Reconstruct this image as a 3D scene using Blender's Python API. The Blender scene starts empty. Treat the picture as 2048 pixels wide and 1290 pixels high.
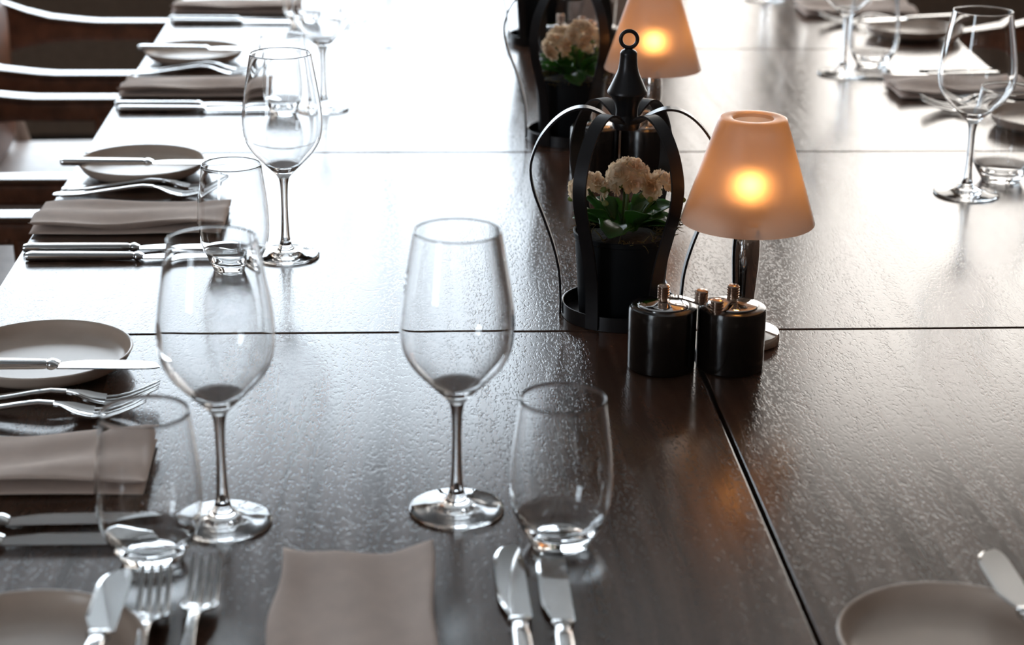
import bpy, bmesh, math, random
from mathutils import Vector, Matrix, Euler
R = math.radians
PI = math.pi
scene = bpy.context.scene
C = scene.collection
TZ = 0.75                      # height of the table tops

# ------------------------------------------------------------------ camera
cam_d = bpy.data.cameras.new('camera')
cam = bpy.data.objects.new('camera', cam_d); C.objects.link(cam); scene.camera = cam
cam_d.sensor_width = 36.0
cam_d.lens = 3774.43 / 2048 * 36.0
pitch, yaw, roll = R(19.232), R(3.5745), R(0.7544)
fw = Vector((math.sin(yaw)*math.cos(pitch), math.cos(yaw)*math.cos(pitch), -math.sin(pitch)))
rt0 = Vector((math.cos(yaw), -math.sin(yaw), 0)); up0 = rt0.cross(fw)
rt = rt0*math.cos(roll) + up0*math.sin(roll); up = up0*math.cos(roll) - rt0*math.sin(roll)
m3 = Matrix((rt, up, -fw)).transposed()
cam.matrix_world = Matrix.Translation((0, 0, TZ+0.60)) @ m3.to_4x4()
cam_d.clip_start = 0.05
cam_d.dof.use_dof = True
cam_d.dof.focus_distance = 1.80
cam_d.dof.aperture_fstop = 6.3

# ------------------------------------------------------------------ daylight
world = bpy.data.worlds.new('overcast_sky'); scene.world = world; world.use_nodes = True
wb = world.node_tree.nodes['Background']
wb.inputs[0].default_value = (0.80, 0.905, 1.0, 1); wb.inputs[1].default_value = 7.2
WALL_Y = 5.6
WINDOWS = [(-2.9, 0.46), (0.80, 3.4)]          # x ranges of the two windows in the far wall
SILL, HEAD = 0.70, 2.62
SIDE_WINDOW = (-2.9, -1.3)                      # y range of the window in the left wall
for i, (a, b) in enumerate(WINDOWS):
    ld = bpy.data.lights.new('window_portal', 'AREA'); ld.shape = 'RECTANGLE'
    ld.size = b-a; ld.size_y = HEAD-SILL; ld.cycles.is_portal = True
    lo = bpy.data.objects.new('window_portal', ld); C.objects.link(lo)
    lo.location = ((a+b)/2, WALL_Y+0.13, (SILL+HEAD)/2); lo.rotation_euler = (R(-90), 0, 0)
ld = bpy.data.lights.new('window_portal', 'AREA'); ld.shape = 'RECTANGLE'
ld.size = SIDE_WINDOW[1]-SIDE_WINDOW[0]; ld.size_y = HEAD-SILL; ld.cycles.is_portal = True
lo = bpy.data.objects.new('window_portal', ld); C.objects.link(lo)
lo.location = (-3.6-0.10, sum(SIDE_WINDOW)/2, (SILL+HEAD)/2); lo.rotation_euler = (R(90), 0, R(-90))
scene.view_settings.view_transform = 'Standard'
scene.view_settings.look = 'None'
scene.view_settings.gamma = 1
scene.view_settings.use_curve_mapping = False
scene.view_settings.exposure = 0.0
scene.cycles.max_bounces = 14
scene.cycles.transmission_bounces = 13
scene.cycles.glossy_bounces = 6
scene.cycles.diffuse_bounces = 3
scene.cycles.transparent_max_bounces = 16
scene.cycles.blur_glossy = 0.6
scene.cycles.sample_clamp_indirect = 8

# ------------------------------------------------------------------ materials
def nmat(name):
    m = bpy.data.materials.new(name); m.use_nodes = True
    nt = m.node_tree; return m, nt, nt.nodes['Principled BSDF']
def N(nt, t, **kw):
    n = nt.nodes.new(t)
    for k, v in kw.items():
        if k in n.inputs: n.inputs[k].default_value = v
        else: setattr(n, k, v)
    return n
def simple(name, col, rough=0.5, metal=0.0, bump=None, spec=None, coat=0.0, var=0.12):
    m, nt, p = nmat(name)
    p.inputs['Roughness'].default_value = rough; p.inputs['Metallic'].default_value = metal
    p.inputs['Coat Weight'].default_value = coat
    if spec is not None: p.inputs['Specular IOR Level'].default_value = spec
    tc = N(nt, 'ShaderNodeTexCoord')
    no = N(nt, 'ShaderNodeTexNoise', Scale=40.0, Detail=4.0)
    nt.links.new(tc.outputs['Object'], no.inputs['Vector'])
    cr = N(nt, 'ShaderNodeValToRGB')
    cr.color_ramp.elements[0].position = 0.3; cr.color_ramp.elements[1].position = 0.7
    cr.color_ramp.elements[0].color = tuple(c*(1-var) for c in col)+(1,)
    cr.color_ramp.elements[1].color = tuple(min(1, c*(1+var)) for c in col)+(1,)
    nt.links.new(no.outputs['Fac'], cr.inputs[0]); nt.links.new(cr.outputs[0], p.inputs['Base Color'])
    if bump:
        n2 = N(nt, 'ShaderNodeTexNoise', Scale=bump[0], Detail=3.0)
        nt.links.new(tc.outputs['Object'], n2.inputs['Vector'])
        bp = N(nt, 'ShaderNodeBump', Strength=bump[1], Distance=bump[2])
        nt.links.new(n2.outputs['Fac'], bp.inputs['Height']); nt.links.new(bp.outputs[0], p.inputs['Normal'])
    return m

def wood_table():
    m, nt, p = nmat('dark_stained_oak'); L = nt.links.new
    tc = N(nt, 'ShaderNodeTexCoord'); oi = N(nt, 'ShaderNodeObjectInfo')
    # every table has its own board: shift the grain by a random amount
    rv = N(nt, 'ShaderNodeVectorMath', operation='SCALE'); rv.inputs[0].default_value = (7.3, 11.1, 3.7)
    L(oi.outputs['Random'], rv.inputs['Scale'])
    ad = N(nt, 'ShaderNodeVectorMath', operation='ADD'); L(tc.outputs['Object'], ad.inputs[0]); L(rv.outputs[0], ad.inputs[1])
    # cathedral figure: bend the grain lines sideways
    wn = N(nt, 'ShaderNodeTexNoise', Scale=3.2, Detail=1.5)
    mpw = N(nt, 'ShaderNodeMapping'); mpw.inputs['Scale'].default_value = (1.0, 0.55, 1.0)
    L(ad.outputs[0], mpw.inputs[0]); L(mpw.outputs[0], wn.inputs['Vector'])
    ws = N(nt, 'ShaderNodeVectorMath', operation='MULTIPLY'); ws.inputs[1].default_value = (0.07, 0.02, 0.0)
    L(wn.outputs['Color'], ws.inputs[0])
    wa = N(nt, 'ShaderNodeVectorMath', operation='ADD'); L(ad.outputs[0], wa.inputs[0]); L(ws.outputs[0], wa.inputs[1])
    # fine pores, long along the board
    mp = N(nt, 'ShaderNodeMapping'); mp.inputs['Scale'].default_value = (430, 150, 1)
    L(wa.outputs[0], mp.inputs[0])
    pores = N(nt, 'ShaderNodeTexNoise', Scale=1.0, Detail=2.0, Roughness=0.6); L(mp.outputs[0], pores.inputs['Vector'])
    # growth rings
    mp2 = N(nt, 'ShaderNodeMapping'); mp2.inputs['Scale'].default_value = (70, 2.2, 1)
    L(wa.outputs[0], mp2.inputs[0])
    rings = N(nt, 'ShaderNodeTexNoise', Scale=1.0, Detail=3.0); L(mp2.outputs[0], rings.inputs['Vector'])
    rp = N(nt, 'ShaderNodeMapRange'); rp.inputs['From Min'].default_value = 0.52; rp.inputs['From Max'].default_value = 0.72
    L(pores.outputs['Fac'], rp.inputs['Value'])
    mul = N(nt, 'ShaderNodeMath', operation='MULTIPLY'); L(rp.outputs[0], mul.inputs[0]); L(rings.outputs['Fac'], mul.inputs[1])
    # a few scratches and dents
    sc = N(nt, 'ShaderNodeTexNoise', Scale=26.0, Detail=4.0, Distortion=1.6); L(ad.outputs[0], sc.inputs['Vector'])
    scr = N(nt, 'ShaderNodeMapRange'); scr.inputs['From Min'].default_value = 0.66; scr.inputs['From Max'].default_value = 0.74
    L(sc.outputs['Fac'], scr.inputs['Value'])
    h1 = N(nt, 'ShaderNodeMath', operation='MULTIPLY_ADD'); h1.inputs[1].default_value = -1.3
    L(mul.outputs[0], h1.inputs[0]); 
    h0 = N(nt, 'ShaderNodeMath', operation='MULTIPLY'); h0.inputs[1].default_value = -0.5; L(scr.outputs[0], h0.inputs[0])
    L(h0.outputs[0], h1.inputs[2])
    bp = N(nt, 'ShaderNodeBump', Strength=0.40, Distance=0.0003)
    L(h1.outputs[0], bp.inputs['Height']); L(bp.outputs[0], p.inputs['Normal'])
    cr = N(nt, 'ShaderNodeValToRGB')
    cr.color_ramp.elements[0].position = 0.3; cr.color_ramp.elements[1].position = 0.75
    cr.color_ramp.elements[0].color = (0.062, 0.031, 0.0195, 1); cr.color_ramp.elements[1].color = (0.125, 0.065, 0.042, 1)
    L(rings.outputs['Fac'], cr.inputs[0])
    mx = N(nt, 'ShaderNodeMix', data_type='RGBA', blend_type='MULTIPLY')
    mx.inputs['B'].default_value = (0.35, 0.3, 0.28, 1); L(mul.outputs[0], mx.inputs['Factor']); L(cr.outputs[0], mx.inputs['A'])
    L(mx.outputs['Result'], p.inputs['Base Color'])
    rr = N(nt, 'ShaderNodeMapRange'); rr.inputs['To Min'].default_value = 0.13; rr.inputs['To Max'].default_value = 0.22
    L(rings.outputs['Fac'], rr.inputs['Value']); L(rr.outputs[0], p.inputs['Roughness'])
    p.inputs['IOR'].default_value = 1.5
    return m

def cloth(name, col):
    m, nt, p = nmat(name); L = nt.links.new
    tc = N(nt, 'ShaderNodeTexCoord')
    w1 = N(nt, 'ShaderNodeTexWave', Scale=420.0, bands_direction='X'); w2 = N(nt, 'ShaderNodeTexWave', Scale=420.0, bands_direction='Y')
    L(tc.outputs['Object'], w1.inputs['Vector']); L(tc.outputs['Object'], w2.inputs['Vector'])
    ad = N(nt, 'ShaderNodeMath', operation='ADD'); L(w1.outputs['Fac'], ad.inputs[0]); L(w2.outputs['Fac'], ad.inputs[1])
    no = N(nt, 'ShaderNodeTexNoise', Scale=60.0, Detail=5.0); L(tc.outputs['Object'], no.inputs['Vector'])
    a2 = N(nt, 'ShaderNodeMath', operation='MULTIPLY_ADD'); a2.inputs[1].default_value = 4.0
    L(no.outputs['Fac'], a2.inputs[0]); L(ad.outputs[0], a2.inputs[2])
    bp = N(nt, 'ShaderNodeBump', Strength=0.35, Distance=0.0006); L(a2.outputs[0], bp.inputs['Height']); L(bp.outputs[0], p.inputs['Normal'])
    cr = N(nt, 'ShaderNodeValToRGB')
    cr.color_ramp.elements[0].color = tuple(c*0.86 for c in col)+(1,); cr.color_ramp.elements[1].color = tuple(c*1.12 for c in col)+(1,)
    L(no.outputs['Fac'], cr.inputs[0]); L(cr.outputs[0], p.inputs['Base Color'])
    p.inputs['Roughness'].default_value = 0.85; p.inputs['Sheen Weight'].default_value = 0.25
    p.inputs['Sheen Roughness'].default_value = 0.4
    return m

def glass_mat():
    m, nt, p = nmat('clear_glass')
    p.inputs['Base Color'].default_value = (1, 1, 1, 1); p.inputs['Roughness'].default_value = 0.0
    p.inputs['Transmission Weight'].default_value = 1.0; p.inputs['IOR'].default_value = 1.48
    return m

def shade_mat():
    m = bpy.data.materials.new('frosted_shade'); m.use_nodes = True; nt = m.node_tree; nt.nodes.clear(); L = nt.links.new
    out = N(nt, 'ShaderNodeOutputMaterial')
    tc = N(nt, 'ShaderNodeTexCoord'); no = N(nt, 'ShaderNodeTexNoise', Scale=900.0, Detail=2.0); L(tc.outputs['Object'], no.inputs['Vector'])
    bp = N(nt, 'ShaderNodeBump', Strength=0.25, Distance=0.0003); L(no.outputs['Fac'], bp.inputs['Height'])
    d = N(nt, 'ShaderNodeBsdfDiffuse'); d.inputs['Color'].default_value = (0.44, 0.36, 0.33, 1)
    t = N(nt, 'ShaderNodeBsdfTranslucent'); t.inputs['Color'].default_value = (0.62, 0.50, 0.43, 1)
    f = N(nt, 'ShaderNodeBsdfRefraction'); f.inputs['Color'].default_value = (0.58, 0.49, 0.45, 1)
    f.inputs['Roughness'].default_value = 0.88; f.inputs['IOR'].default_value = 1.35
    g = N(nt, 'ShaderNodeBsdfGlossy'); g.inputs['Roughness'].default_value = 0.42; g.inputs['Color'].default_value = (0.9, 0.9, 0.9, 1)
    m0 = N(nt, 'ShaderNodeMixShader'); m0.inputs[0].default_value = 0.6
    L(t.outputs[0], m0.inputs[1]); L(f.outputs[0], m0.inputs[2])
    m1 = N(nt, 'ShaderNodeMixShader'); m1.inputs[0].default_value = 0.66
    L(d.outputs[0], m1.inputs[1]); L(m0.outputs[0], m1.inputs[2])
    fr = N(nt, 'ShaderNodeFresnel', IOR=1.4); m2 = N(nt, 'ShaderNodeMixShader')
    L(fr.outputs[0], m2.inputs[0]); L(m1.outputs[0], m2.inputs[1]); L(g.outputs[0], m2.inputs[2])
    for n in (d, g): L(bp.outputs[0], n.inputs['Normal'])
    L(m2.outputs[0], out.inputs[0])
    return m

def warm_filter_mat():  # translucent cream for the added sheet that tints one window's light
    m = bpy.data.materials.new('warm_light_filter'); m.use_nodes = True; nt = m.node_tree; nt.nodes.clear()
    o = N(nt, 'ShaderNodeOutputMaterial'); t = N(nt, 'ShaderNodeBsdfTranslucent'); t.inputs['Color'].default_value = (0.99, 0.83, 0.70, 1)
    nt.links.new(t.outputs[0], o.inputs[0]); return m

def emit(name, col, s):
    m = bpy.data.materials.new(name); m.use_nodes = True; nt = m.node_tree; nt.nodes.clear()
    o = N(nt, 'ShaderNodeOutputMaterial'); e = N(nt, 'ShaderNodeEmission', Color=col+(1,), Strength=s)
    nt.links.new(e.outputs[0], o.inputs[0]); return m

def leafy(name, col, trans, rough=0.4):
    m = simple(name, col, rough, var=0.35)
    p = m.node_tree.nodes['Principled BSDF']
    p.inputs['Subsurface Weight'].default_value = 0.0
    nt = m.node_tree
    t = N(nt, 'ShaderNodeBsdfTranslucent'); t.inputs['Color'].default_value = trans+(1,)
    mx = N(nt, 'ShaderNodeMixShader'); mx.inputs[0].default_value = 0.45
    out = nt.nodes['Material Output']
    nt.links.new(p.outputs[0], mx.inputs[1]); nt.links.new(t.outputs[0], mx.inputs[2]); nt.links.new(mx.outputs[0], out.inputs[0])
    return m

M = dict(
    table=wood_table(),
    tleg=simple('dark_table_leg', (0.03, 0.02, 0.016), 0.4),
    glass=glass_mat(),
    steel=simple('polished_steel', (0.56, 0.555, 0.55), 0.09, 1.0, var=0.02),
    chrome=simple('chrome', (0.72, 0.70, 0.69), 0.06, 1.0, var=0.02),
    copper=simple('warm_knurled_metal', (0.62, 0.47, 0.38), 0.22, 1.0, var=0.05),
    plate=simple('glazed_stoneware', (0.68, 0.55, 0.455), 0.27, 0, spec=0.35, var=0.04),
    napkin=cloth('taupe_linen', (0.81, 0.64, 0.545)),
    iron=simple('blackened_iron', (0.035, 0.033, 0.035), 0.32, 0.6, bump=(180, 0.2, 0.0004)),
    pot=simple('black_pot', (0.008, 0.009, 0.011), 0.6, spec=0.25, bump=(260, 0.15, 0.0003)),
    mill=simple('black_lacquer', (0.009, 0.006, 0.005), 0.2, coat=0.3),
    shade=shade_mat(), warm_filter=warm_filter_mat(),
    wax=simple('candle_wax', (0.75, 0.62, 0.5), 0.5),
    flame=emit('candle_flame', (1.0, 0.6, 0.2), 3.0),
    leaf=leafy('succulent_leaf', (0.07, 0.17, 0.045), (0.18, 0.42, 0.07), 0.26),
    stem=leafy('green_stem', (0.11, 0.18, 0.05), (0.15, 0.25, 0.06)),
    petal=leafy('cream_petal', (0.95, 0.74, 0.56), (0.98, 0.72, 0.50), 0.6),
    bud=leafy('green_bud', (0.32, 0.36, 0.12), (0.3, 0.38, 0.12), 0.5),
    moss=leafy('dry_moss', (0.20, 0.15, 0.06), (0.3, 0.26, 0.1), 0.8),
    soil=simple('soil', (0.03, 0.022, 0.015), 0.95, bump=(300, 0.8, 0.002)),
    leather=simple('brown_leather', (0.20, 0.075, 0.035), 0.42, bump=(420, 0.15, 0.0006), var=0.3),
    railtop=simple('polished_arm_wood', (0.14, 0.07, 0.04), 0.2, coat=0.5, var=0.2),
    seat=simple('beige_leather', (0.62, 0.54, 0.50), 0.38, bump=(300, 0.12, 0.0006)),
    chairwood=simple('light_chair_wood', (0.40, 0.30, 0.24), 0.4, var=0.15),
    nail=simple('brass_nail', (0.5, 0.38, 0.2), 0.3, 1.0),
    floor=simple('dark_floor', (0.012, 0.010, 0.009), 0.6, spec=0.2, bump=(30, 0.2, 0.002)),
    wall=simple('brown_wall', (0.26, 0.18, 0.13), 0.8),
    ceiling=simple('warm_white_ceiling', (0.61, 0.62, 0.62), 0.9),
    frame=simple('dark_window_frame', (0.05, 0.04, 0.035), 0.5),
)

# ------------------------------------------------------------------ helpers
def mesh(name, verts, faces, mat, smooth=True, angle=None):
    me = bpy.data.meshes.new(name); me.from_pydata([tuple(v) for v in verts], [], faces)
    bm = bmesh.new(); bm.from_mesh(me); bmesh.ops.recalc_face_normals(bm, faces=bm.faces); bm.to_mesh(me); bm.free()
    me.materials.append(mat)
    if smooth:
        for p in me.polygons: p.use_smooth = True
        if angle: me.set_sharp_from_angle(angle=R(angle))
    return me
def obj(name, me, parent=None, loc=(0, 0, 0), rot=(0, 0, 0)):
    o = bpy.data.objects.new(name, me); C.objects.link(o)
    o.location = loc; o.rotation_euler = rot
    if parent: o.parent = parent
    return o
def tag(o, label, cat, group=None):
    o['label'] = label; o['category'] = cat
    if group: o['group'] = group
    return o
def thing(name, label, cat, loc, rz=0.0, group=None):
    e = obj(name, None, None, loc, (0, 0, rz)); e.empty_display_size = 0.05
    return tag(e, label, cat, group)
def structure(o):
    o['kind'] = 'structure'; return o
def box(lo, hi):
    (a, b, c), (d, e, f) = lo, hi
    v = [(a,b,c),(d,b,c),(d,e,c),(a,e,c),(a,b,f),(d,b,f),(d,e,f),(a,e,f)]
    return v, [(0,3,2,1),(4,5,6,7),(0,1,5,4),(1,2,6,5),(2,3,7,6),(3,0,4,7)]
def bevel_box(name, lo, hi, mat, w=0.002, seg=2):
    v, f = box(lo, hi); bm = bmesh.new(); vs = [bm.verts.new(p) for p in v]
    for q in f: bm.faces.new([vs[i] for i in q])
    bmesh.ops.recalc_face_normals(bm, faces=bm.faces)
    bmesh.ops.bevel(bm, geom=bm.edges[:], offset=w, segments=seg, profile=0.6, affect='EDGES')
    me = bpy.data.meshes.new(name); bm.to_mesh(me); bm.free(); me.materials.append(mat)
    for p in me.polygons: p.use_smooth = True
    big = max(p.area for p in me.polygons)
    for p in me.polygons:
        if p.area > big*0.02: p.use_smooth = False      # flat faces stay truly flat
    return me
def join(parts):
    V, F = [], []
    for v, f in parts:
        o = len(V); V += [tuple(p) for p in v]; F += [tuple(i+o for i in q) for q in f]
    return V, F
def lathe(prof, seg=48):
    """prof: (r, z) points; r == 0 makes a pole"""
    V, F, rows = [], [], []
    for r, z in prof:
        if r <= 1e-9: V.append((0, 0, z)); rows.append([len(V)-1]*seg)
        else:
            s = len(V)
            for k in range(seg):
                a = 2*PI*k/seg; V.append((r*math.cos(a), r*math.sin(a), z))
            rows.append(list(range(s, s+seg)))
    for i in range(len(rows)-1):
        A, B = rows[i], rows[i+1]
        for k in range(seg):
            k2 = (k+1) % seg
            q = []
            for t in (A[k], A[k2], B[k2], B[k]):
                if t not in q: q.append(t)
            if len(q) >= 3: F.append(tuple(q))
    return V, F
def spline(pts, n):
    """Catmull-Rom through 2D/3D points"""
    P = [Vector(tuple(p)+(0,)*(3-len(p))) for p in pts]
    P = [2*P[0]-P[1]] + P + [2*P[-1]-P[-2]]
    out = []
    for i in range(1, len(P)-2):
        for k in range(n):
            t = k/n; a, b, c, d = P[i-1:i+3]
            out.append(0.5*((2*b)+(c-a)*t+(2*a-5*b+4*c-d)*t*t+(3*b-a-3*c+d)*t**3))
    out.append(P[-2]); return out
def sp2(pts, n): return [(max(0, v.x), v.y) for v in spline(pts, n)]
def loft(rings, cap=True):
    n = len(rings[0]); V, F = [], []
    for r in rings: V += [tuple(p) for p in r]
    for i in range(len(rings)-1):
        for k in range(n):
            k2 = (k+1) % n; F.append((i*n+k, i*n+k2, (i+1)*n+k2, (i+1)*n+k))
    if cap:
        F.append(tuple(range(n))[::-1]); F.append(tuple((len(rings)-1)*n+k for k in range(n)))
    return V, F
def tube(path, rad, seg=10):
    path = [Vector(p) for p in path]; rings = []
    up = Vector((0, 0, 1)); prev = None
    for i, p in enumerate(path):
        t = (path[min(i+1, len(path)-1)]-path[max(i-1, 0)]).normalized()
        if prev is None:
            a = t.cross(up) if abs(t.z) < 0.95 else t.cross(Vector((1, 0, 0)))
        else: a = prev - t*prev.dot(t)
        a.normalize(); prev = a; b = t.cross(a)
        r = rad(i/(len(path)-1)) if callable(rad) else rad
        rings.append([p+(a*math.cos(2*PI*k/seg)+b*math.sin(2*PI*k/seg))*r for k in range(seg)])
    return loft(rings)
def torus(R0, r, n=32, m=10):
    V, F = [], []
    for i in range(n):
        a = 2*PI*i/n
        for j in range(m):
            b = 2*PI*j/m; V.append(((R0+r*math.cos(b))*math.cos(a), (R0+r*math.cos(b))*math.sin(a), r*math.sin(b)))
    for i in range(n):
        for j in range(m):
            F.append((i*m+j, ((i+1) % n)*m+j, ((i+1) % n)*m+(j+1) % m, i*m+(j+1) % m))
    return V, F
def xf(vf, mat): return [mat @ Vector(v) for v in vf[0]], vf[1]
def copy_tree(o, parent=None):
    c = o.copy(); C.objects.link(c); c.parent = parent
    for ch in o.children: copy_tree(ch, c)
    return c

# ------------------------------------------------------------------ the room
X0, X1, Y0, Y1, HC = -3.6, 4.4, -3.2, WALL_Y, 2.9
def wallbox(name, lo, hi, mat): return structure(obj(name, mesh(name, *box(lo, hi), M[mat], smooth=False)))
wallbox('floor', (X0, Y0, -0.1), (X1, Y1, 0), 'floor')
wallbox('ceiling', (X0, Y0, HC), (X1, Y1, HC+0.1), 'ceiling')
wl = [box((X0-0.15, Y0, 0), (X0, Y1, SILL)), box((X0-0.15, Y0, HEAD), (X0, Y1, HC)),
      box((X0-0.15, Y0, SILL), (X0, SIDE_WINDOW[0], HEAD)), box((X0-0.15, SIDE_WINDOW[1], SILL), (X0, Y1, HEAD))]
structure(obj('wall_left', mesh('wall_left', *join(wl), M['wall'], smooth=False)))
wallbox('wall_right', (X1, Y0, 0), (X1+0.15, Y1, HC), 'wall')
wallbox('wall_back', (X0, Y0-0.15, 0), (X1, Y0, HC), 'wall')
T = 0.25
parts = [box((X0, Y1, 0), (X1, Y1+T, SILL)), box((X0, Y1, HEAD), (X1, Y1+T, HC))]
xs = [X0] + [v for w in WINDOWS for v in w] + [X1]
for i in range(0, len(xs), 2): parts.append(box((xs[i], Y1, SILL), (xs[i+1], Y1+T, HEAD)))
structure(obj('wall_far', mesh('wall_far', *join(parts), M['wall'], smooth=False)))
def window(name, a, b, bars, filter_sheet=False):
    w = structure(obj(name, None, None, ((a+b)/2, Y1+0.1, SILL)))
    cx = (a+b)/2; e = 0.05
    fr = [box((a-cx, -0.03, 0), (b-cx, 0.03, e)), box((a-cx, -0.03, HEAD-SILL-e), (b-cx, 0.03, HEAD-SILL)),
          box((a-cx, -0.03, e), (a-cx+e, 0.03, HEAD-SILL-e)), box((b-cx-e, -0.03, e), (b-cx, 0.03, HEAD-SILL-e))]
    obj('window_frame', mesh('window_frame', *join(fr), M['frame'], smooth=False), w)
    for (p, q) in bars:
        obj('mullion', mesh('mullion', *box((p-cx, -0.03, e), (q-cx, 0.03, HEAD-SILL-e)), M['frame'], smooth=False), w)
    if filter_sheet:      # unseen cream sheet, added to warm the daylight through this window; gently waved
        n = 60; V = []; F = []
        for k in range(n+1):
            x = a-cx+0.01+(b-a-0.02)*k/n; y = -0.055+0.006*math.sin(k*0.9)
            V += [(x, y, 0.01), (x, y, HEAD-SILL-0.01)]
        for k in range(n): F.append((2*k, 2*k+2, 2*k+3, 2*k+1))
        obj('added_filter_sheet', mesh('added_filter_sheet', V, F, M['warm_filter']), w)
    obj('window_sill', mesh('window_sill', *box((a-cx, -0.22, -0.03), (b-cx, -0.1, 0)), M['frame'], smooth=False), w)
window('window_1', *WINDOWS[0], [(-0.05, -0.01), (-1.42, -1.36)])
window('window_2', *WINDOWS[1], [(1.09, 1.28), (2.35, 2.41)], filter_sheet=True)

# ------------------------------------------------------------------ tables
XE, XS, XR = -0.4067, 0.2712, 0.9491       # left edge, lengthwise joint, right edge
YS = [0.9925, 1.6905, 2.389, 3.087, 3.785] # joints across
rowname = ['nearest', 'second', 'third', 'farthest']
tab_labels = {
 (0,0): 'dark oak table at the near left, under the two front wine glasses',
 (0,1): 'dark oak table at the near right, right of the two black mills\' long joint, plate at its front',
 (1,0): 'dark oak table on the left, second from the front, under the front lantern',
 (1,1): 'dark oak table on the right, second from the front, behind the lit front lamp',
 (2,0): 'dark oak table on the left, third from the front, under the middle lantern',
 (2,1): 'dark oak table on the right, third from the front, under the right napkin',
 (3,0): 'dark oak table on the left, farthest from the camera, at the top of the picture',
 (3,1): 'dark oak table on the right, farthest from the camera, at the top of the picture'}
tab_labels[(0,1)] = 'dark oak table at the near right corner, holding the single front right plate'
for r in range(4):
    for c in range(2):
        a, b = (XE, XS) if c == 0 else (XS, XR)
        g = 0.0022 if c == 0 else 0.0018
        cx, cy = (a+b)/2, (YS[r]+YS[r+1])/2
        t = thing('dining_table', tab_labels[(r, c)], 'table', (cx, cy, 0), 0, 'square dark oak tables pushed together')
        hx, hy = (b-a)/2, (YS[r+1]-YS[r])/2
        obj('tabletop', bevel_box('tabletop', (-hx+g, -hy+0.0015, TZ-0.036), (hx-g, hy-0.0015, TZ), M['table'], 0.0016, 3), t)
        for sx in (-1, 1):
            for sy in (-1, 1):
                obj('leg', bevel_box('leg', (sx*(hx-0.06)-0.03, sy*(hy-0.06)-0.03, 0), (sx*(hx-0.06)+0.03, sy*(hy-0.06)+0.03, TZ-0.036), M['tleg'], 0.004), t)

# ------------------------------------------------------------------ chairs
def rrect(w, h, r=0.3, n=4):
    """rounded rectangle ring, w x h, centred"""
    rr = min(w, h)*r; out = []
    for cxs, cys, a0 in ((1, 1, 0), (-1, 1, 90), (-1, -1, 180), (1, -1, 270)):
        for k in range(n+1):
            a = R(a0+90*k/n); out.append((cxs*(w/2-rr)+rr*math.cos(a), cys*(h/2-rr)+rr*math.sin(a)))
    return out
def band(path, zb, zt, th, mats_top):
    """path of (x, y), loft of an upright rounded section between zb and zt"""
    rings = []
    for i, (x, y) in enumerate(path):
        a = Vector(path[max(i-1, 0)]); b = Vector(path[min(i+1, len(path)-1)]); t = (b-a).normalized(); n = Vector((-t.y, t.x))
        h = zt[i]-zb[i]
        rings.append([(x+n.x*u, y+n.y*u, zb[i]+h/2+v) for u, v in rrect(th, h, 0.28 if h < th*1.6 else 0.28)])
    return loft(rings)
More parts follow.
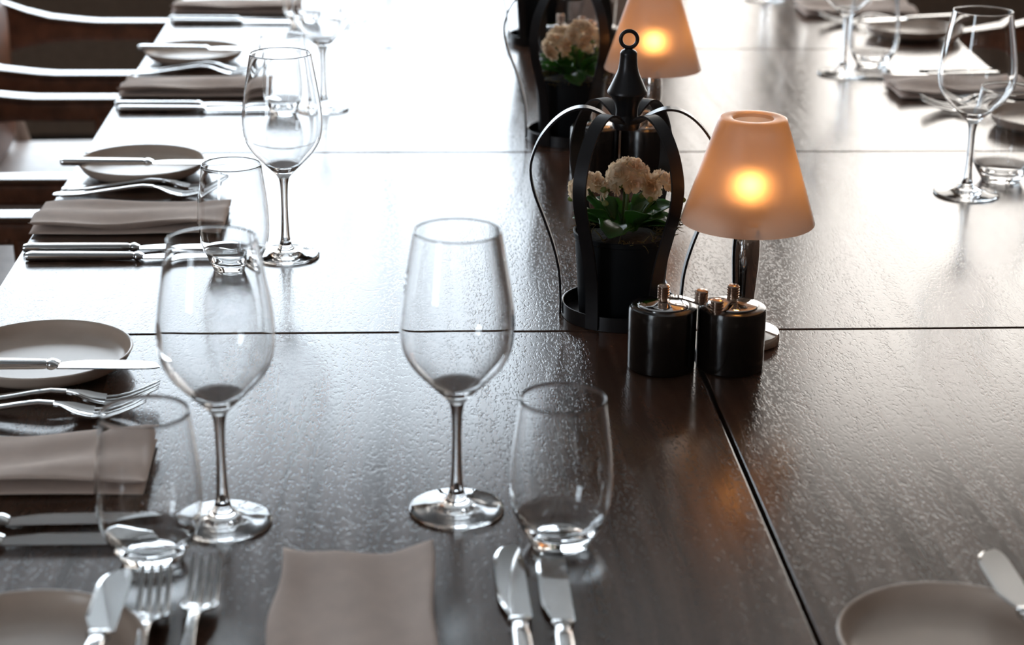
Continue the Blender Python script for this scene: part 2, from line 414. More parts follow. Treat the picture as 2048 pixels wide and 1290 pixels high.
def build_chair():
    t = obj('armchair', None)
    hw = 0.255
    def sidepath(s, x0, x1, n): return [(x0+(x1-x0)*k/n, s*hw) for k in range(n+1)]
    for s in (-1, 1):
        p = sidepath(s, 0.27, 0.08, 6)
        zt = [0.672]*6+[0.674]
        am = obj('arm', mesh('arm', *band(p, [0.632]*7, [z-0.006 for z in zt], 0.034, 0), M['leather'], True, 50), t)
        obj('arm_rail', mesh('arm_rail', *band(p, [z-0.007 for z in zt], zt, 0.040, 0), M['railtop'], True, 60), am)
        nl = [xf(lathe([(0, 0.002), (0.003, 0.001), (0.004, 0)], 6), Matrix.Translation((0.26-k*0.03, s*hw-0.0175, 0.64)) @ Matrix.Rotation(R(90), 4, 'X')) for k in range(7)]
        nn = obj('nail_heads', mesh('nail_heads', *join(nl), M['leather']), am); nn['kind'] = 'stuff'
        obj('arm_post', mesh('arm_post', *tube([(0.22, s*(hw-0.005), 0.64), (0.23, s*(hw-0.02), 0.42)], 0.016, 8), M['leather']), t)
    # back: sweeps from one arm to the other and rises
    path, zt, zb = [], [], []
    n = 28
    for k in range(n+1):
        a = PI/2+PI*k/n
        path.append((0.08+0.36*math.copysign(abs(math.cos(a))**0.8, math.cos(a)), hw*math.copysign(abs(math.sin(a))**0.8, math.sin(a))))
        e = min(1, min(k, n-k)/(n*0.30)); e = e**1.5
        zt.append(0.674+0.165*e); zb.append(0.632-0.10*e)
    br = obj('backrest', mesh('backrest', *band(path, zb, [z-0.006 for z in zt], 0.034, 0), M['leather'], True, 50), t)
    obj('top_rail', mesh('top_rail', *band(path, [z-0.007 for z in zt], zt, 0.040, 0), M['railtop'], True, 60), br)
    for s in (-1, 1):
        obj('back_post', mesh('back_post', *tube([(-0.10, s*0.225, 0.62), (-0.035, s*0.19, 0.42)], 0.014, 8), M['chairwood']), t)
    rings = []
    for x, g in ((-0.24, -0.03), (-0.225, -0.005), (-0.09, 0.0), (-0.045, -0.012), (-0.03, -0.04)):
        rings.append([(x-0.02*abs(v)/0.2, v, z) for v, z in [(p*(0.36+2*g)/0.36, 0.60+q*(0.34+2*g)/0.34) for p, q in rrect(0.36, 0.34, 0.25, 4)]])
    obj('back_cushion', mesh('back_cushion', *loft(rings), M['leather'], True, 60), t)
    # seat: tapering towards the back, rounded corners
    rings = []
    for z, g in ((0.395, -0.012), (0.40, 0), (0.43, 0.002), (0.441, -0.006), (0.445, -0.03)):
        ring = []
        for u, v in rrect(0.46, 0.42, 0.2, 5):
            tp = 1.0 if u > 0 else 1.0+u*0.55
            ring.append(((u*(1+g/0.23))+0.02, v*tp*(1+g/0.21), z))
        rings.append(ring)
    obj('seat', mesh('seat', *loft(rings), M['seat'], True, 60), t)
    obj('seat_frame', mesh('seat_frame', *loft([[(u+0.02, v*(1.0 if u > 0 else 1+u*0.55), z) for u, v in rrect(0.44, 0.40, 0.2, 5)] for z in (0.34, 0.394)]), M['railtop'], True, 40), t)
    for sx, sy in ((0.19, 0.17), (0.19, -0.17), (-0.15, 0.14), (-0.15, -0.14)):
        obj('leg', mesh('leg', *tube([(sx, sy, 0.36), (sx*1.15, sy*1.1, 0)], lambda q: 0.02-0.007*q, 8), M['railtop']), t)
    return t
chair = build_chair(); first = True
for (x, y, rz, lab) in [
    (-0.705, 2.125, 0, 'brown leather armchair nearest in the left row, level with the second left napkin'),
    (-0.705, 2.825, 0, 'brown leather armchair in the middle of the left row, level with the third place setting'),
    (-0.705, 3.525, 0, 'brown leather armchair farthest in the left row, with its beige seat showing'),
    (1.25, 2.75, 180, 'brown leather armchair at the right edge, behind the tall right wine glass'),
    (1.25, 3.45, 180, 'brown leather armchair at the top right corner, beyond the far right plate')]:
    o = chair if first else copy_tree(chair); first = False
    o.location = (x, y, 0); o.rotation_euler = (0, 0, R(rz)); tag(o, lab, 'chair', 'leather armchairs around the tables')

# ------------------------------------------------------------------ glassware
def build_wine_glass():
    t = obj('wine_glass', None)
    foot = [(0, 0.0012), (0.018, 0.0010), (0.030, 0.0004), (0.0346, 0.0003), (0.0356, 0.0010), (0.0357, 0.0018), (0.0350, 0.0027)]
    ftop = sp2([(0.0350, 0.0027), (0.028, 0.0038), (0.019, 0.0052), (0.0115, 0.0075), (0.0073, 0.0115), (0.0053, 0.018)], 5)
    stem = sp2([(0.0053, 0.018), (0.0045, 0.026), (0.0037, 0.045), (0.0036, 0.062), (0.0042, 0.078), (0.0056, 0.0865)], 6)
    outer = sp2([(0.0056, 0.0865), (0.0095, 0.0915), (0.0165, 0.0985), (0.0250, 0.1070), (0.0330, 0.1160), (0.0393, 0.1275), (0.0418, 0.1410), (0.0417, 0.1550), (0.0397, 0.1715), (0.0361, 0.1930), (0.0330, 0.2110), (0.0317, 0.2180)], 5)
    rim = [(0.0316, 0.2186), (0.0312, 0.2189), (0.0308, 0.2186)]
    th = 0.0010
    inner = []
    oi = outer[::-1]
    for i, (r, z) in enumerate(oi):
        a = oi[max(i-1, 0)]; b = oi[min(i+1, len(oi)-1)]
        d = Vector((b[0]-a[0], b[1]-a[1])).normalized(); nx, nz = -d.y, d.x
        if nx > 0: nx, nz = -nx, -nz
        if z < 0.100: break
        inner.append((r+nx*th, z+abs(nz)*th))
    inner += sp2([inner[-1], (0.009, 0.0975), (0.004, 0.0958), (0, 0.0953)], 4)[1:]
    bowl = outer+rim+inner
    for nm, pr in (('foot', foot+ftop[1:]), ('stem', stem), ('bowl', bowl)):
        obj(nm, mesh('wine_glass_'+nm, *lathe(pr, 64), M['glass']), t)
    return t
wg = build_wine_glass(); first = True
G_WINE = 'empty wine glasses at the place settings'
for (x, y, lab) in [
    (0.0408, 1.2909, 'large empty wine glass in the centre foreground, right behind the front napkin'),
    (-0.1315, 1.2746, 'large empty wine glass at the near left, its foot behind the left front tumbler'),
    (-0.1218, 1.9372, 'empty wine glass of the second left setting, beside the long joint of knives and tumbler'),
    (-0.1065, 2.6416, 'empty wine glass of the third left setting, cut by the top edge'),
    (-0.090, 3.350, 'far empty wine glass on the left, only its foot at the top edge'),
    (0.6856, 2.1765, 'tall empty wine glass at the right edge of the picture'),
    (0.6939, 2.8849, 'empty wine glass on the far right table, left of the folded napkin'),
    (0.7000, 3.585, 'farthest right wine glass, only its foot showing at the top edge')]:
    o = wg if first else copy_tree(wg); first = False
    o.location = (x, y, TZ); o.rotation_euler = (0, 0, random.Random(x).random()*6)
    if x > 0.5: o.scale = (1.10, 1.10, 1.02)
    tag(o, lab, 'wine glass', G_WINE)
for o in C.objects:
    if o.get('label', '').startswith('empty wine glass of the second'): o['label'] = 'empty wine glass of the second left setting, behind the rounded tumbler'

tout = sp2([(0.0215, 0.0004), (0.0232, 0.0040), (0.0290, 0.0140), (0.0348, 0.0280), (0.0371, 0.0450), (0.0362, 0.0690), (0.0334, 0.0920), (0.0307, 0.1120)], 6)
tin = [(r-0.0010, z) for r, z in tout[::-1] if z > 0.019]
tin += sp2([tin[-1], (0.0255, 0.0155), (0.0205, 0.0118), (0.012, 0.0098), (0, 0.0092)], 4)[1:]
tprof = [(0, 0.0022), (0.014, 0.0018), (0.0188, 0.0004), (0.0205, 0)]+tout+[(0.0306, 0.1128), (0.0302, 0.1131), (0.0298, 0.1128)]+tin
tme = mesh('tumbler', *lathe(tprof, 64), M['glass'])
for (x, y, lab) in [
    (0.1139, 1.2331, 'stemless glass tumbler in the centre foreground, touching the two front knives'),
    (-0.1763, 1.2159, 'stemless glass tumbler at the near left, behind the front forks'),
    (-0.1723, 1.8923, 'stemless glass tumbler of the second left setting, seen through the near wine glass'),
    (-0.1613, 2.6103, 'stemless glass tumbler seen through the second left wine glass'),
    (-0.165, 3.300, 'farthest left stemless tumbler, at the top edge of the picture'),
    (0.7480, 2.2420, 'stemless glass tumbler at the right edge, behind the tall wine glass'),
    (0.7560, 2.9520, 'stemless glass tumbler on the far right, left of the far plate'),
    (0.7620, 3.655, 'farthest right stemless tumbler, at the top edge of the picture')]:
    o = tag(obj('glass_tumbler', tme, None, (x, y, TZ)), lab, 'glass', 'stemless tumblers at the place settings')
    if x > 0.5: o.scale = (1.10, 1.10, 1.04)

# ------------------------------------------------------------------ plates, napkins, cutlery
pprof = ([(0, 0.0022), (0.046, 0.0022), (0.049, 0.0004), (0.053, 0.0004), (0.055, 0.0030)] +
         sp2([(0.055, 0.0030), (0.066, 0.0050), (0.0722, 0.0090), (0.0760, 0.0150), (0.0778, 0.0184)], 4)[1:] +
         [(0.0776, 0.0191), (0.0766, 0.0193), (0.0756, 0.0188)] +
         sp2([(0.0750, 0.0180), (0.0725, 0.0128), (0.0690, 0.0090), (0.0620, 0.0068), (0.045, 0.0062), (0, 0.0060)], 4))
plate_me = mesh('bread_plate', *lathe(pprof, 72), M['plate'])

def knife_meshes(k, hl, bl, bw):
    """knife along +y from its handle end, lying flat"""
    def ring(y, w, h, zc): return [(u, y, zc+v) for u, v in rrect(w, h, 0.38, 3)]
    hs = [ring(y*hl, w, h, 0.0045) for y, w, h in ((0, 0.006, 0.004), (0.012, 0.0125, 0.0072), (0.05, 0.0148, 0.0086), (0.4, 0.0140, 0.0082), (0.85, 0.0122, 0.0076), (0.97, 0.0112, 0.0072), (1, 0.0095, 0.006))]
    handle = mesh('knife_handle', *loft(hs), M['steel'], True, 50)
    bo = [ring(hl+y, w, h, 0.0045) for y, w, h in ((-0.0005, 0.0105, 0.0066), (0.002, 0.0142, 0.0078), (0.0045, 0.0146, 0.0076), (0.008, 0.0135, 0.0045), (0.010, 0.013, 0.0024))]
    bolster = mesh('knife_bolster', *loft(bo), M['steel'], True, 60)
    # blade outline: straight spine on the left, belly on the right, rounded tip
    n = 22; top, bot = [], []
    rings = []
    for i in range(n+1):
        s = i/n; y = hl+0.009+bl*s
        w = bw*(0.62+0.38*min(1, s/0.25)**0.7) if s < 0.25 else bw
        e = max(0.0, (s-0.70)/0.30); cut = 1-math.sqrt(max(0, 1-min(1, e)**2.3))
        xl = -bw*0.42+0.10*bw*cut*2; xr = xl+w*0.0+(bw*0.98 if s > 0.25 else w*0.98)
        xr = xr-(xr-xl)*cut*0.97; xl2 = xl+0.0
        hh = 0.0007
        zc = 0.0040
        rings.append([(-xl2, y, zc-hh), (-xr, y, zc-0.0002), (-xr, y, zc+0.0002), (-(xl2*0.12+xr*0.88), y, zc+hh), (-xl2, y, zc+hh)])
    blade = mesh('knife_blade', *loft(rings), M['steel'], True, 5)
    return [('handle', handle), ('bolster', bolster), ('blade', blade)]
KN = knife_meshes('table', 0.114, 0.112, 0.0215)
BK = knife_meshes('butter', 0.102, 0.088, 0.0225)
def place_knife(kind, name, loc, rz, label, group, tilt=0.0):
    e = thing(name, label, 'knife', loc, rz, group); e.rotation_euler = (tilt, 0, rz)
    for nm, me in kind: obj(nm, me, e)
    return e

def fork_meshes():
    zc = lambda s: sum(0 for _ in ()) or zprof(s)
    pts = spline([(0, 0.0045), (0.03, 0.0052), (0.07, 0.0105), (0.105, 0.0150), (0.122, 0.0128), (0.136, 0.0070), (0.150, 0.0038), (0.165, 0.0060), (0.180, 0.0110), (0.196, 0.0185)], 6)
    def zprof(y):
        for a, b in zip(pts, pts[1:]):
            if a.x <= y <= b.x: return a.y+(b.y-a.y)*(y-a.x)/max(1e-9, b.x-a.x)
        return pts[-1].y if y > 0.1 else pts[0].y
    def strip(ws):
        rings = []
        for y, w, h in ws: rings.append([(u, y, zprof(y)+v) for u, v in rrect(w, h, 0.42, 3)])
        return loft(rings)
    handle = mesh('fork_handle', *strip([(0, 0.008, 0.002), (0.003, 0.0145, 0.0026), (0.012, 0.0182, 0.0028), (0.03, 0.0165, 0.0030), (0.06, 0.0112, 0.0034), (0.09, 0.0078, 0.0038), (0.105, 0.0070, 0.0038), (0.118, 0.0072, 0.0036)]), M['steel'], True, 55)
    # bowl of the fork, slightly dished
    rings = []
    for y, w in ((0.118, 0.0072), (0.123, 0.0095), (0.128, 0.0150), (0.133, 0.0205), (0.138, 0.0232), (0.146, 0.0242), (0.150, 0.0242)):
        n = 8; top = []; bot = []
        for k in range(n+1):
            u = -1+2*k/n; d = 0.0020*(u*u)*min(1, (y-0.118)/0.015)
            top.append((u*w/2, y, zprof(y)+0.0009+d)); bot.append((u*w/2, y, zprof(y)-0.0009+d))
        rings.append(top+bot[::-1])
    head = mesh('fork_head', *loft(rings), M['steel'], True, 60)
    tines = []
    for k in range(4):
        u = -1+2*(k+0.5)/4; rings = []
        for s in (0, 0.2, 0.45, 0.7, 0.9, 1):
            y = 0.1495+0.0465*s; w = 0.0042*(1-0.35*s) if s < 1 else 0.0012
            x = u*0.0121+ (0 if abs(u) < 0.5 else 0); d = 0.0020*u*u*(1-s*0.5)
            h = 0.0020*(1-0.4*s)
            rings.append([(x+a, y, zprof(y)+d+b) for a, b in rrect(w, h, 0.35, 2)])
        tines.append(mesh('fork_tine', *loft(rings), M['steel'], True, 60))
    return handle, head, tines
FK = fork_meshes()
def place_fork(loc, rz, label, group):
    e = thing('dinner_fork', label, 'fork', loc, rz, group)
    obj('handle', FK[0], e); hd = obj('head', FK[1], e)
    for t in FK[2]: obj('tine', t, hd)
    return e

def napkin_mesh(seed, L=0.212, W=0.107, amp=1.0, dip=0.0):
    """folded linen: a flat lower fold and a soft upper fold; runs along +y from the table edge"""
    rnd = random.Random(seed); ph = [rnd.uniform(0, 6.28) for _ in range(8)]
    nu, nv = 30, 44
    def layer(z0, T, a, grow, lift):
        def P(i, j, side):
            u = -1+2*i/nu; v = j/nv
            w = W/2*(1+grow)*(1+0.018*math.sin(5*v+ph[0])*a)
            x = u*w+0.002*a*math.sin(9*v+ph[1])
            y = v*L*(1+grow*0.4)-(dip*(1-u*u)*v**3)+0.0008*math.sin(2*u+ph[2])*a
            e = (1-abs(u)**7)**0.5; e2 = (1-abs(2*v-1)**24)**0.5
            wave = a*(0.0026*math.sin(3.2*v*2+1.6*u+ph[3])+0.0021*math.sin(5.1*u+2.5*v+ph[4])+0.0010*math.sin(11*v+4*u+ph[5]))
            z = z0+wave*(0.5+0.5*min(1, (1-abs(u))*3))+lift*(0.006*max(0, u)**3+0.004*max(0, v-0.75)*max(0, -u)*4)
            z += side*T/2*max(0.12, e*e2)
            return (x, y, max(z, 0.0004 if side < 0 else 0.0012))
        V, F = [], []; n1 = nu+1
        for side in (1, -1):
            for j in range(nv+1):
                for i in range(nu+1): V.append(P(i, j, side))
        o = n1*(nv+1)
        for j in range(nv):
            for i in range(nu):
                a0 = j*n1+i; F.append((a0, a0+1, a0+n1+1, a0+n1)); F.append((o+a0, o+a0+n1, o+a0+n1+1, o+a0+1))
        bd = [i for i in range(nu+1)]+[j*n1+nu for j in range(1, nv+1)]+[nv*n1+i for i in range(nu-1, -1, -1)]+[j*n1 for j in range(nv-1, 0, -1)]
        for k in range(len(bd)):
            a0, b0 = bd[k], bd[(k+1) % len(bd)]; F.append((a0, o+a0, o+b0, b0))
        return V, F
    vf = join([layer(0.0032, 0.0050, 0.25*amp, -0.02, 0), layer(0.0098, 0.0058, 1.0*amp, 0.0, 1.0)])
    return mesh('napkin', *vf, M['napkin'])

def setting(ox, oy, ang, where, seed, napkin=True, forks=2, knives=2, plate=(-0.216, 0.088), pk=None, du=0.0, grp='', fv=(0.006, 0.0), kv=(0.004, 0.012), fu=(-0.131, -0.106), ku=(0.108, 0.136), dip=0.0):
    """local u = the guest's right, v = away from the guest; ang turns v from +y"""
    ca, sa = math.cos(ang), math.sin(ang)
    def W(u, v, z=0.0): u += du; return (ox+u*ca-v*sa, oy+u*sa+v*ca, TZ+z)
    if napkin:
        tag(obj('napkin', napkin_mesh(seed, dip=dip), None, W(0, 0), (0, 0, ang)), napkin, 'napkin', 'folded taupe napkins')
    if forks:
        fl = forks
        for k, lab in enumerate(fl): place_fork(W(fu[k], fv[k]), ang+R((1.2, -0.8)[k]), lab, 'forks at the place settings')
    if knives:
        for k, lab in enumerate(knives): place_knife(KN, 'table_knife', W(ku[k], kv[k]), ang+R((0.6, -0.7)[k]), lab, 'table knives at the place settings')
    if plate and pk:
        tag(obj('bread_plate', plate_me, None, W(*plate)), pk[0], 'plate', 'small stoneware bread plates')
        if len(pk) > 1:
            u0, v0, da, lab = pk[1]
            place_knife(BK, 'butter_knife', W(u0, v0, 0.0188), ang+da, lab, 'butter knives lying on the bread plates')
    return W

LEFT = -PI/2; RIGHT = PI/2
# left row, near to far
setting(XE, 1.3746, LEFT, '', 11,
    'folded taupe napkin at the left edge, nearest of the left row',
    ('long fork beside the plate in the near left setting', 'long fork nearest the napkin in the near left setting'),
    ('table knife just in front of the near left napkin', 'table knife at the left edge, farther from the near left napkin'),
    plate=(-0.228, 0.0895), pk=('stoneware bread plate cut by the left edge, halfway down the picture', (-0.180, 0.0, R(-2.5), 'butter knife lying across the plate at the left edge')),
    ku=(0.102, 0.132), fu=(-0.131, -0.108), kv=(-0.004, -0.002))
setting(XE, 2.066, LEFT, '', 12,
    'folded taupe napkin of the second left setting, seen behind the tumbler',
    ('fork beside the plate in the second left setting', 'fork nearest the napkin in the second left setting'),
    ('table knife just in front of the second left napkin', 'table knife farther from the second left napkin, front one of the pair'),
    plate=(-0.215, 0.0905), pk=('stoneware bread plate of the second left setting, left of the tumbler', (-0.188, -0.004, R(-1.5), 'butter knife lying across the second left plate')),
    ku=(0.108, 0.138))
setting(XE, 2.763, LEFT, '', 13,
    'folded taupe napkin of the third left setting',
    ('fork beside the plate in the third left setting', 'fork nearest the napkin in the third left setting'),
    ('table knife just in front of the third left napkin', 'table knife farther from the third left napkin, front one of the pair'),
    plate=(-0.221, 0.0835), pk=('stoneware bread plate of the third left setting', (-0.212, -0.003, R(-2.5), 'butter knife lying across the third left plate')),
    ku=(0.106, 0.136))
setting(XE, 3.452, LEFT, '', 14,
    'folded taupe napkin farthest up the left row, at the top edge',
    None, ('table knife just in front of the farthest left napkin', 'table knife farther from the farthest left napkin, front one of the pair'),
    plate=None, ku=(0.112, 0.140))
# head of the table, nearest the camera
setting(-0.032, YS[0], 0.0, '', 15,
    'folded taupe napkin at the bottom centre of the picture',
    ('fork at the bottom left, left one of the front pair', 'fork at the bottom left, right one of the front pair'),
    ('table knife at the bottom centre, left one of the pair below the tumbler', 'table knife at the bottom centre, right one of the pair below the tumbler'),
    plate=(-0.206, 0.0650), pk=('stoneware bread plate in the bottom left corner', (-0.160, -0.036, R(-1.0), 'butter knife on the plate in the bottom left corner')),
    fv=(-0.016, -0.004), fu=(-0.131, -0.105), ku=(0.110, 0.135), kv=(-0.004, -0.010), dip=0.008)
setting(0.557, YS[0], 0.0, '', 16, None, None, None,
    plate=(-0.203, 0.0560), pk=('stoneware bread plate in the bottom right corner', (-0.154, -0.026, R(-1), 'butter knife on the plate in the bottom right corner')))
# right row
setting(XR, 2.750, RIGHT, '', 17,
    'folded taupe napkin at the right, left of the tall wine glass bowl',
    ('fork beside the plate at the right edge, behind the tall wine glass', 'fork nearest the right napkin, its tines poking out left'),
    ('table knife just beyond the right napkin', 'table knife farther beyond the right napkin'),
    plate=(-0.225, 0.055), pk=('stoneware bread plate at the right edge, seen through the tall wine glass',), fu=(-0.135, -0.110))
setting(XR, 3.440, RIGHT, '', 18,
    'folded taupe napkin at the top right, behind the far wine glass bowl',
    ('fork beside the far right plate', 'fork nearest the far right napkin'), None,
    plate=(-0.235, 0.066), pk=('stoneware bread plate at the top right with a knife on it', (-0.170, -0.045, R(13), 'butter knife lying on the plate at the top right')))

# ------------------------------------------------------------------ lanterns
strap_rz = [(0.004, 0.1905), (0.012, 0.1930), (0.024, 0.2005), (0.038, 0.2055), (0.052, 0.2035), (0.066, 0.1945), (0.079, 0.179), (0.087, 0.162), (0.090, 0.1455), (0.0865, 0.124), (0.0765, 0.098), (0.067, 0.071), (0.0608, 0.045), (0.0590, 0.020), (0.0588, 0.0015)]
def build_lantern():
    t = obj('iron_lantern', None)
    sp = spline(strap_rz, 4)
    rings = []
    for i, p in enumerate(sp):
        a = sp[max(i-1, 0)]; b = sp[min(i+1, len(sp)-1)]; d = (b-a).normalized(); nx, nz = -d.y, d.x
        w = 0.0066 if p.x > 0.03 else 0.0035+0.0031*p.x/0.03
        h = 0.0011
        rings.append([(p.x+nx*h*q, s*w, p.y+nz*h*q) for s, q in ((-1, -1), (1, -1), (1, 1), (-1, 1))])
    sm = mesh('strap', *loft(rings), M['iron'], True, 40)
    for k in range(6): obj('strap', sm, t, (0, 0, 0), (0, 0, PI*k/3))
    tray = [(0, 0.0005), (0.0568, 0.0005), (0.0572, 0.0005), (0.0574, 0.0145), (0.0566, 0.0147), (0.0560, 0.0142), (0.0558, 0.0020), (0, 0.0020)]
    obj('tray', mesh('tray', *lathe(tray, 64), M['iron'], True, 40), t)
    fin = [(0, 0.186), (0.0125, 0.1865), (0.0135, 0.190), (0.0135, 0.1945), (0.0105, 0.1985)] + sp2([(0.0105, 0.1985), (0.0108, 0.206), (0.0138, 0.2145), (0.0190, 0.2205)], 4)[1:] + sp2([(0.0190, 0.2218), (0.0150, 0.2300), (0.0098, 0.2420), (0.0082, 0.2520), (0.0080, 0.2585)], 4) + [(0.0066, 0.2605), (0.0035, 0.2620), (0, 0.2625)]
    fn = obj('finial', mesh('finial', *lathe(fin, 32), M['iron'], True, 40), t)
    obj('hanging_ring', mesh('hanging_ring', *xf(torus(0.0078, 0.0019), Matrix.Translation((0, 0, 0.2710)) @ Matrix.Rotation(R(90), 4, 'X')), M['iron']), fn)
    return t
LAN = [(0.2146, 1.7394, R(-4)), (0.2280, 2.4620, R(-8)), (0.2420, 3.150, R(-8))]
lab_l = ['black iron strap lantern with ring finial, in front beside the lit lamp', 'black iron strap lantern behind the front one, its top cut by the picture edge', 'farthest black iron lantern, mostly hidden at the top edge behind the middle lantern']
lant = build_lantern()
for i, (x, y, rz) in enumerate(LAN):
    o = lant if i == 0 else copy_tree(lant)
    o.location = (x, y, TZ); o.rotation_euler = (0, 0, rz); tag(o, lab_l[i], 'lantern', 'iron lanterns along the middle')

# ------------------------------------------------------------------ potted flowers
def leaf_mesh(L, W, curl):
    nu, nv = 6, 9; V, F = [], []
    for j in range(nv+1):
        v = j/nv; w = W/2*max(0.10, (0.20+0.80*min(1, v/0.55)**1.3)*(1 if v < 0.6 else math.sqrt(max(0.02, 1-((v-0.6)/0.4)**2))))
        w *= 1+0.07*math.sin(v*30)
        for i in range(nu+1):
            u = -1+2*i/nu
            V.append((u*w, v*L*math.cos(curl*v*0.6), -L*math.sin(curl*v*0.6)*v*0.8+abs(u)**1.5*w*0.35+0.0))
    top = list(V)
    n1 = nu+1
    for v in top: V.append((v[0], v[1], v[2]-0.0009))
    o = n1*(nv+1)
    for j in range(nv):
        for i in range(nu):
            a = j*n1+i; F.append((a, a+1, a+n1+1, a+n1)); F.append((o+a, o+a+n1, o+a+n1+1, o+a+1))
    bd = [i for i in range(nu+1)]+[j*n1+nu for j in range(1, nv+1)]+[nv*n1+i for i in range(nu-1, -1, -1)]+[j*n1 for j in range(nv-1, 0, -1)]
    for k in range(len(bd)): F.append((bd[k], o+bd[k], o+bd[(k+1) % len(bd)], bd[(k+1) % len(bd)]))
    return mesh('leaf', V, F, M['leaf'])
def rosette_mesh(seed):
    """double flower: rings of ruffled petals, opening towards +z"""
    rnd = random.Random(seed); V, F = [], []
    for n, r0, ln, wd, el in ((7, 0.0022, 0.0080, 0.0068, 4), (6, 0.0018, 0.0070, 0.0062, 26), (5, 0.0013, 0.0056, 0.0052, 50), (4, 0.0006, 0.0042, 0.0042, 72)):
        for k in range(n):
            a = 2*PI*(k+rnd.uniform(-0.2, 0.2))/n+n; e = R(el+rnd.uniform(-9, 9)); l = ln*rnd.uniform(0.88, 1.12)
            ca, sa = math.cos(a), math.sin(a); o = len(V)
            for v, w in ((0, 0.35), (0.55, 0.95), (0.85, 0.80), (1.0, 0.25)):
                for u in (-1, 0, 1):
                    rr = r0+l*v*math.cos(e)-(0.10*l if u and v == 1.0 else 0); zz = l*v*math.sin(e)+abs(u)*0.0009*v+0.0007*v*v*rnd.uniform(-1, 1)
                    x, y = rr, u*wd/2*w
                    V.append((x*ca-y*sa, x*sa+y*ca, zz))
            for j in range(3):
                for i in range(2):
                    q = o+j*3+i; F.append((q, q+1, q+4, q+3))
    return mesh('flower', V, F, M['petal'])
LEAVES = [leaf_mesh(0.038, 0.027, 0.7), leaf_mesh(0.034, 0.026, 0.4), leaf_mesh(0.043, 0.029, 1.0)]
ROS = [rosette_mesh(i) for i in range(4)]
bud_me = mesh('bud', *lathe(sp2([(0, 0), (0.0022, 0.001), (0.0030, 0.0035), (0.0020, 0.006), (0, 0.0072)], 3), 10), M['bud'])
def aim(d):
    return Vector((0, 0, 1)).rotation_difference(Vector(d).normalized()).to_euler()
def build_pot(seed, label, loc, rz=0.0):
    rnd = random.Random(seed)
    t = thing('potted_kalanchoe', label, 'potted plant', loc, rz, 'potted flowers inside the lanterns')
    pp = [(0, 0.0003), (0.0395, 0.0003), (0.0405, 0.0012), (0.0462, 0.0775), (0.0475, 0.0785), (0.0478, 0.0830), (0.0472, 0.0836), (0.0458, 0.0832), (0.0448, 0.0760), (0.0440, 0.0720), (0, 0.0720)]
    obj('pot', mesh('pot', *lathe(pp, 56), M['pot'], True, 45), t)
    sv, sf = lathe([(0.0440, 0.0745), (0.034, 0.0785), (0.02, 0.0810), (0, 0.0815)], 28)
    sv = [(x, y, z+rnd.uniform(-0.0012, 0.0012)) for x, y, z in sv]
    obj('soil', mesh('soil', sv, sf, M['soil']), t)
    # dry moss round the rim: curly strands, too many to count
    ms = []
    for k in range(210):
        tuft = k >= 150; lim = 0.0605 if tuft else 0.0535
        a = rnd.gauss(0.15, 0.13) if tuft else rnd.uniform(0, 2*PI); r = rnd.uniform(0.044, 0.053) if tuft else rnd.uniform(0.030, 0.0465); z = 0.079+rnd.uniform(0.005 if tuft else 0, 0.013 if tuft else 0.004)
        p = Vector((r*math.cos(a), r*math.sin(a), z)); d = Vector((math.cos(a+rnd.uniform(-1.3, 1.3)), math.sin(a+rnd.uniform(-1.3, 1.3)), rnd.uniform(0.0, 1.0))).normalized()
        path = [p.copy()]
        for s in range(4):
            d = (d+Vector((rnd.uniform(-1, 1), rnd.uniform(-1, 1), rnd.uniform(-0.8, 0.5)))*0.55).normalized(); p = p+d*rnd.uniform(0.0020, 0.0042)
            rad = math.hypot(p.x, p.y)
            if rad > lim: p.x *= lim/rad; p.y *= lim/rad
            path.append(p.copy())
        ms.append(tube(path, lambda q: 0.0005*(1-0.6*q), 4))
    mo = obj('moss', mesh('moss', *join(ms), M['moss']), t); mo['kind'] = 'stuff'
    # leaves
    for k in range(20):
        a = 2*PI*k/20*2.4+rnd.uniform(-0.25, 0.25); inner = k % 2
        r = 0.010+0.006*inner
        o = obj('leaf', LEAVES[k % 3], t, (r*math.cos(a), r*math.sin(a), 0.083+0.010*rnd.random()))
        o.rotation_euler = Euler((R(rnd.uniform(18, 38) if not inner else rnd.uniform(42, 66)), R(rnd.uniform(-15, 15)), a-PI/2), 'XYZ')
        s = rnd.uniform(0.95, 1.2)*(0.95 if inner else 1.0); o.scale = (s, s, s)
    # flower heads: front centre, left, right, back
    heads = [((0.003, -0.012, 0.138), 0.0225, 9), ((-0.035, -0.006, 0.126), 0.0185, 6), ((0.036, -0.002, 0.125), 0.0185, 6), ((0.004, 0.026, 0.128), 0.0185, 6)]
    for (hx, hy, hz), hr, n in heads:
        sv = tube([(hx*0.25, hy*0.25, 0.082), (hx*0.6, hy*0.6, 0.105), (hx, hy, hz)], 0.0017, 6)
        obj('stem', mesh('stem', *sv, M['stem']), t)
        ga = PI*(3-math.sqrt(5))
        for k in range(n):
            zz = 1-1.45*(k+0.5)/n; rr = math.sqrt(max(0, 1-zz*zz)); a = k*ga+seed
            d = Vector((rr*math.cos(a), rr*math.sin(a), zz)); p = Vector((hx, hy, hz))+d*(hr*0.66)
            o = obj('flower', ROS[(k+seed) % 4], t, p); o.rotation_euler = aim(d); s = rnd.uniform(1.12, 1.36); o.scale = (s, s, s)
        for k in range(4):
            a = rnd.uniform(0, 6.28); d = Vector((math.cos(a), math.sin(a), rnd.uniform(-0.6, 0.1))).normalized()
            o = obj('bud', bud_me, t, Vector((hx, hy, hz))+d*hr*1.0-Vector((0, 0, 0.006))); o.rotation_euler = aim(d)
    return t
pl = ['cream double kalanchoe in a black pot inside the front lantern', 'cream double kalanchoe in a black pot inside the middle lantern, out of focus', 'potted kalanchoe in the farthest lantern, mostly hidden at the top edge']
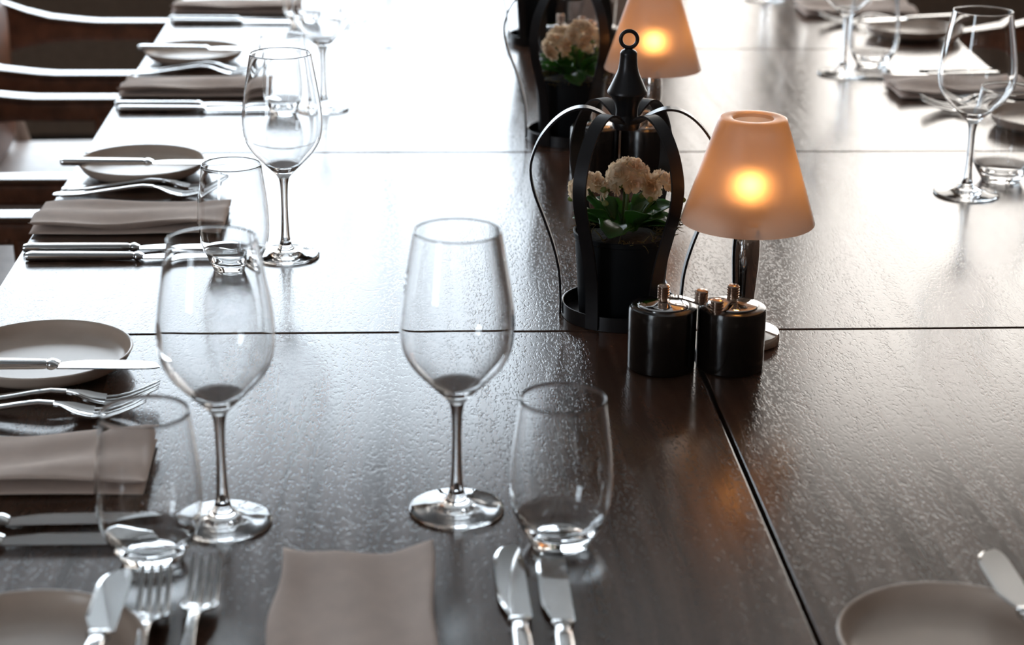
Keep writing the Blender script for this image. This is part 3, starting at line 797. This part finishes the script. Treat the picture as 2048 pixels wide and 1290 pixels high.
for i, (x, y, rz) in enumerate(LAN):
    build_pot(3+i, pl[i], (x, y, TZ+0.0021), (0, R(40), R(80))[i])

# ------------------------------------------------------------------ lamps
def build_lamp():
    t = obj('table_lamp', None)
    base = [(0, 0.0004), (0.0350, 0.0004), (0.0362, 0.0015), (0.0362, 0.0085), (0.0350, 0.0105)]+sp2([(0.0350, 0.0105), (0.026, 0.0125), (0.016, 0.0150), (0.0105, 0.0200)], 4)[1:]+[(0, 0.0205)]
    obj('base', mesh('base', *lathe(base, 56), M['chrome'], True, 40), t)
    stem = sp2([(0.0085, 0.0190), (0.0092, 0.030), (0.0112, 0.055), (0.0128, 0.082), (0.0124, 0.100), (0.0100, 0.115), (0.0090, 0.121)], 5)+[(0, 0.1215)]
    obj('stem', mesh('stem', *lathe(stem, 36), M['chrome'], True, 40), t)
    arms = []
    for k in range(3):
        a = 2*PI*k/3+0.5
        arms.append(tube([(0.008*math.cos(a), 0.008*math.sin(a), 0.119), (0.030*math.cos(a), 0.030*math.sin(a), 0.123), (0.0535*math.cos(a), 0.0535*math.sin(a), 0.1275)], 0.0016, 6))
    obj('shade_holder', mesh('shade_holder', *join(arms), M['chrome']), t)
    cup = [(0, 0.1215), (0.0190, 0.1215), (0.0215, 0.1235), (0.0220, 0.1400), (0.0210, 0.1402), (0.0205, 0.1250), (0, 0.1245)]
    cc = obj('candle_cup', mesh('candle_cup', *lathe(cup, 32), M['chrome'], True, 40), t)
    obj('candle', mesh('candle', *lathe([(0.0200, 0.1250), (0.0200, 0.1370), (0.018, 0.1378), (0.003, 0.1370), (0, 0.1372)], 28), M['wax']), cc)
    obj('flame', mesh('flame', *lathe(sp2([(0, 0.1385), (0.0024, 0.1410), (0.0033, 0.1450), (0.0020, 0.1510), (0, 0.1570)], 4), 12), M['flame']), cc)
    sh = [(0.0612, 0.1176), (0.0615, 0.1170), (0.0618, 0.1178), (0.0316, 0.2120), (0.0308, 0.2142), (0.0290, 0.2150), (0.0210, 0.2150), (0.0188, 0.2140), (0.0184, 0.2110)]
    obj('lamp_shade', mesh('lamp_shade', *lathe(sh[1:], 72), M['shade'], True, 50), t)
    ld = bpy.data.lights.new('candle_light', 'POINT'); ld.energy = 0.13; ld.color = (1.0, 0.43, 0.10); ld.shadow_soft_size = 0.008
    obj('candle_light', ld, t, (0, -0.004, 0.153))
    return t
lamp = build_lamp()
ll = ['lit candle lamp with frosted cone shade, in front behind the black mills', 'lit candle lamp with frosted cone shade, behind the front one', 'farthest candle lamp, its shade above the picture']
for i, (x, y, rz) in enumerate([(0.3205, 1.6610, 0), (0.3220, 2.3570, 1.0), (0.340, 3.045, 2.0)]):
    o = lamp if i == 0 else copy_tree(lamp)
    o.location = (x, y, TZ); o.rotation_euler = (0, 0, 0); tag(o, ll[i], 'lamp', 'candle lamps along the middle')

# ------------------------------------------------------------------ pepper mills with cranks
def build_mill():
    t = obj('crank_mill', None)
    bp = [(0, 0.0004), (0.0292, 0.0004), (0.0304, 0.0016), (0.0307, 0.030), (0.0307, 0.0555), (0.0298, 0.0580), (0.0270, 0.0590), (0.0225, 0.0592), (0, 0.0592)]
    obj('body', mesh('body', *lathe(bp, 56), M['mill'], True, 40), t)
    tp = [(0.0228, 0.0590), (0.0230, 0.0602)]+sp2([(0.0226, 0.0606), (0.018, 0.0618), (0.010, 0.0632), (0.0052, 0.0640)], 3)+[(0, 0.0640)]
    obj('top_plate', mesh('top_plate', *lathe(tp, 48), M['chrome'], True, 40), t)
    def knurl(r, z0, h, n=5):
        p = [(0, z0), (r*0.7, z0), (r*0.7, z0+0.002)]
        for k in range(n):
            a = z0+0.002+(h-0.003)*k/n; b = (h-0.003)/n
            p += [(r*0.90, a+b*0.05), (r, a+b*0.2), (r, a+b*0.8), (r*0.90, a+b*0.95)]
        return p+[(r*0.85, z0+h-0.0005), (r*0.6, z0+h), (0, z0+h)]
    obj('axle_knob', mesh('axle_knob', *lathe(knurl(0.0055, 0.0635, 0.0150), 24), M['copper'], True, 40), t)
    path = spline([(0.004, 0, 0.0668), (0.014, 0, 0.0665), (0.024, 0, 0.0640), (0.0340, 0, 0.0605)], 5)
    rings = []
    for p in path: rings.append([(p.x, s*0.0034, p.z+q*0.0009) for s, q in ((-1, -1), (1, -1), (1, 1), (-1, 1))])
    ca = obj('crank_arm', mesh('crank_arm', *loft(rings), M['chrome'], True, 40), t)
    obj('crank_knob', mesh('crank_knob', *lathe(knurl(0.0060, 0, 0.0135, 4), 24), M['copper'], True, 40), ca, (0.0340, 0, 0.0608))
    return t
mill = build_mill()
mills = [((0.2350, 1.5925), -5, 'black crank mill in the centre, left one of the front pair'),
         ((0.2975, 1.5905), 236, 'black crank mill in the centre, right one of the front pair, before the lamp stem'),
         ((0.2440, 2.2900), -5, 'black crank mill behind the front lantern flowers, left one of the middle pair'),
         ((0.3060, 2.2890), 236, 'black crank mill behind the front lantern, right one of the middle pair'),
         ((0.2560, 2.9700), -5, 'black crank mill behind the middle lantern, left one of the far pair'),
         ((0.3185, 2.9690), 236, 'black crank mill behind the middle lantern, right one of the far pair')]
for i, ((x, y), a, lab) in enumerate(mills):
    o = mill if i == 0 else copy_tree(mill)
    o.location = (x, y, TZ); o.rotation_euler = (0, 0, R(a)); tag(o, lab, 'pepper mill', 'black crank mills in pairs')
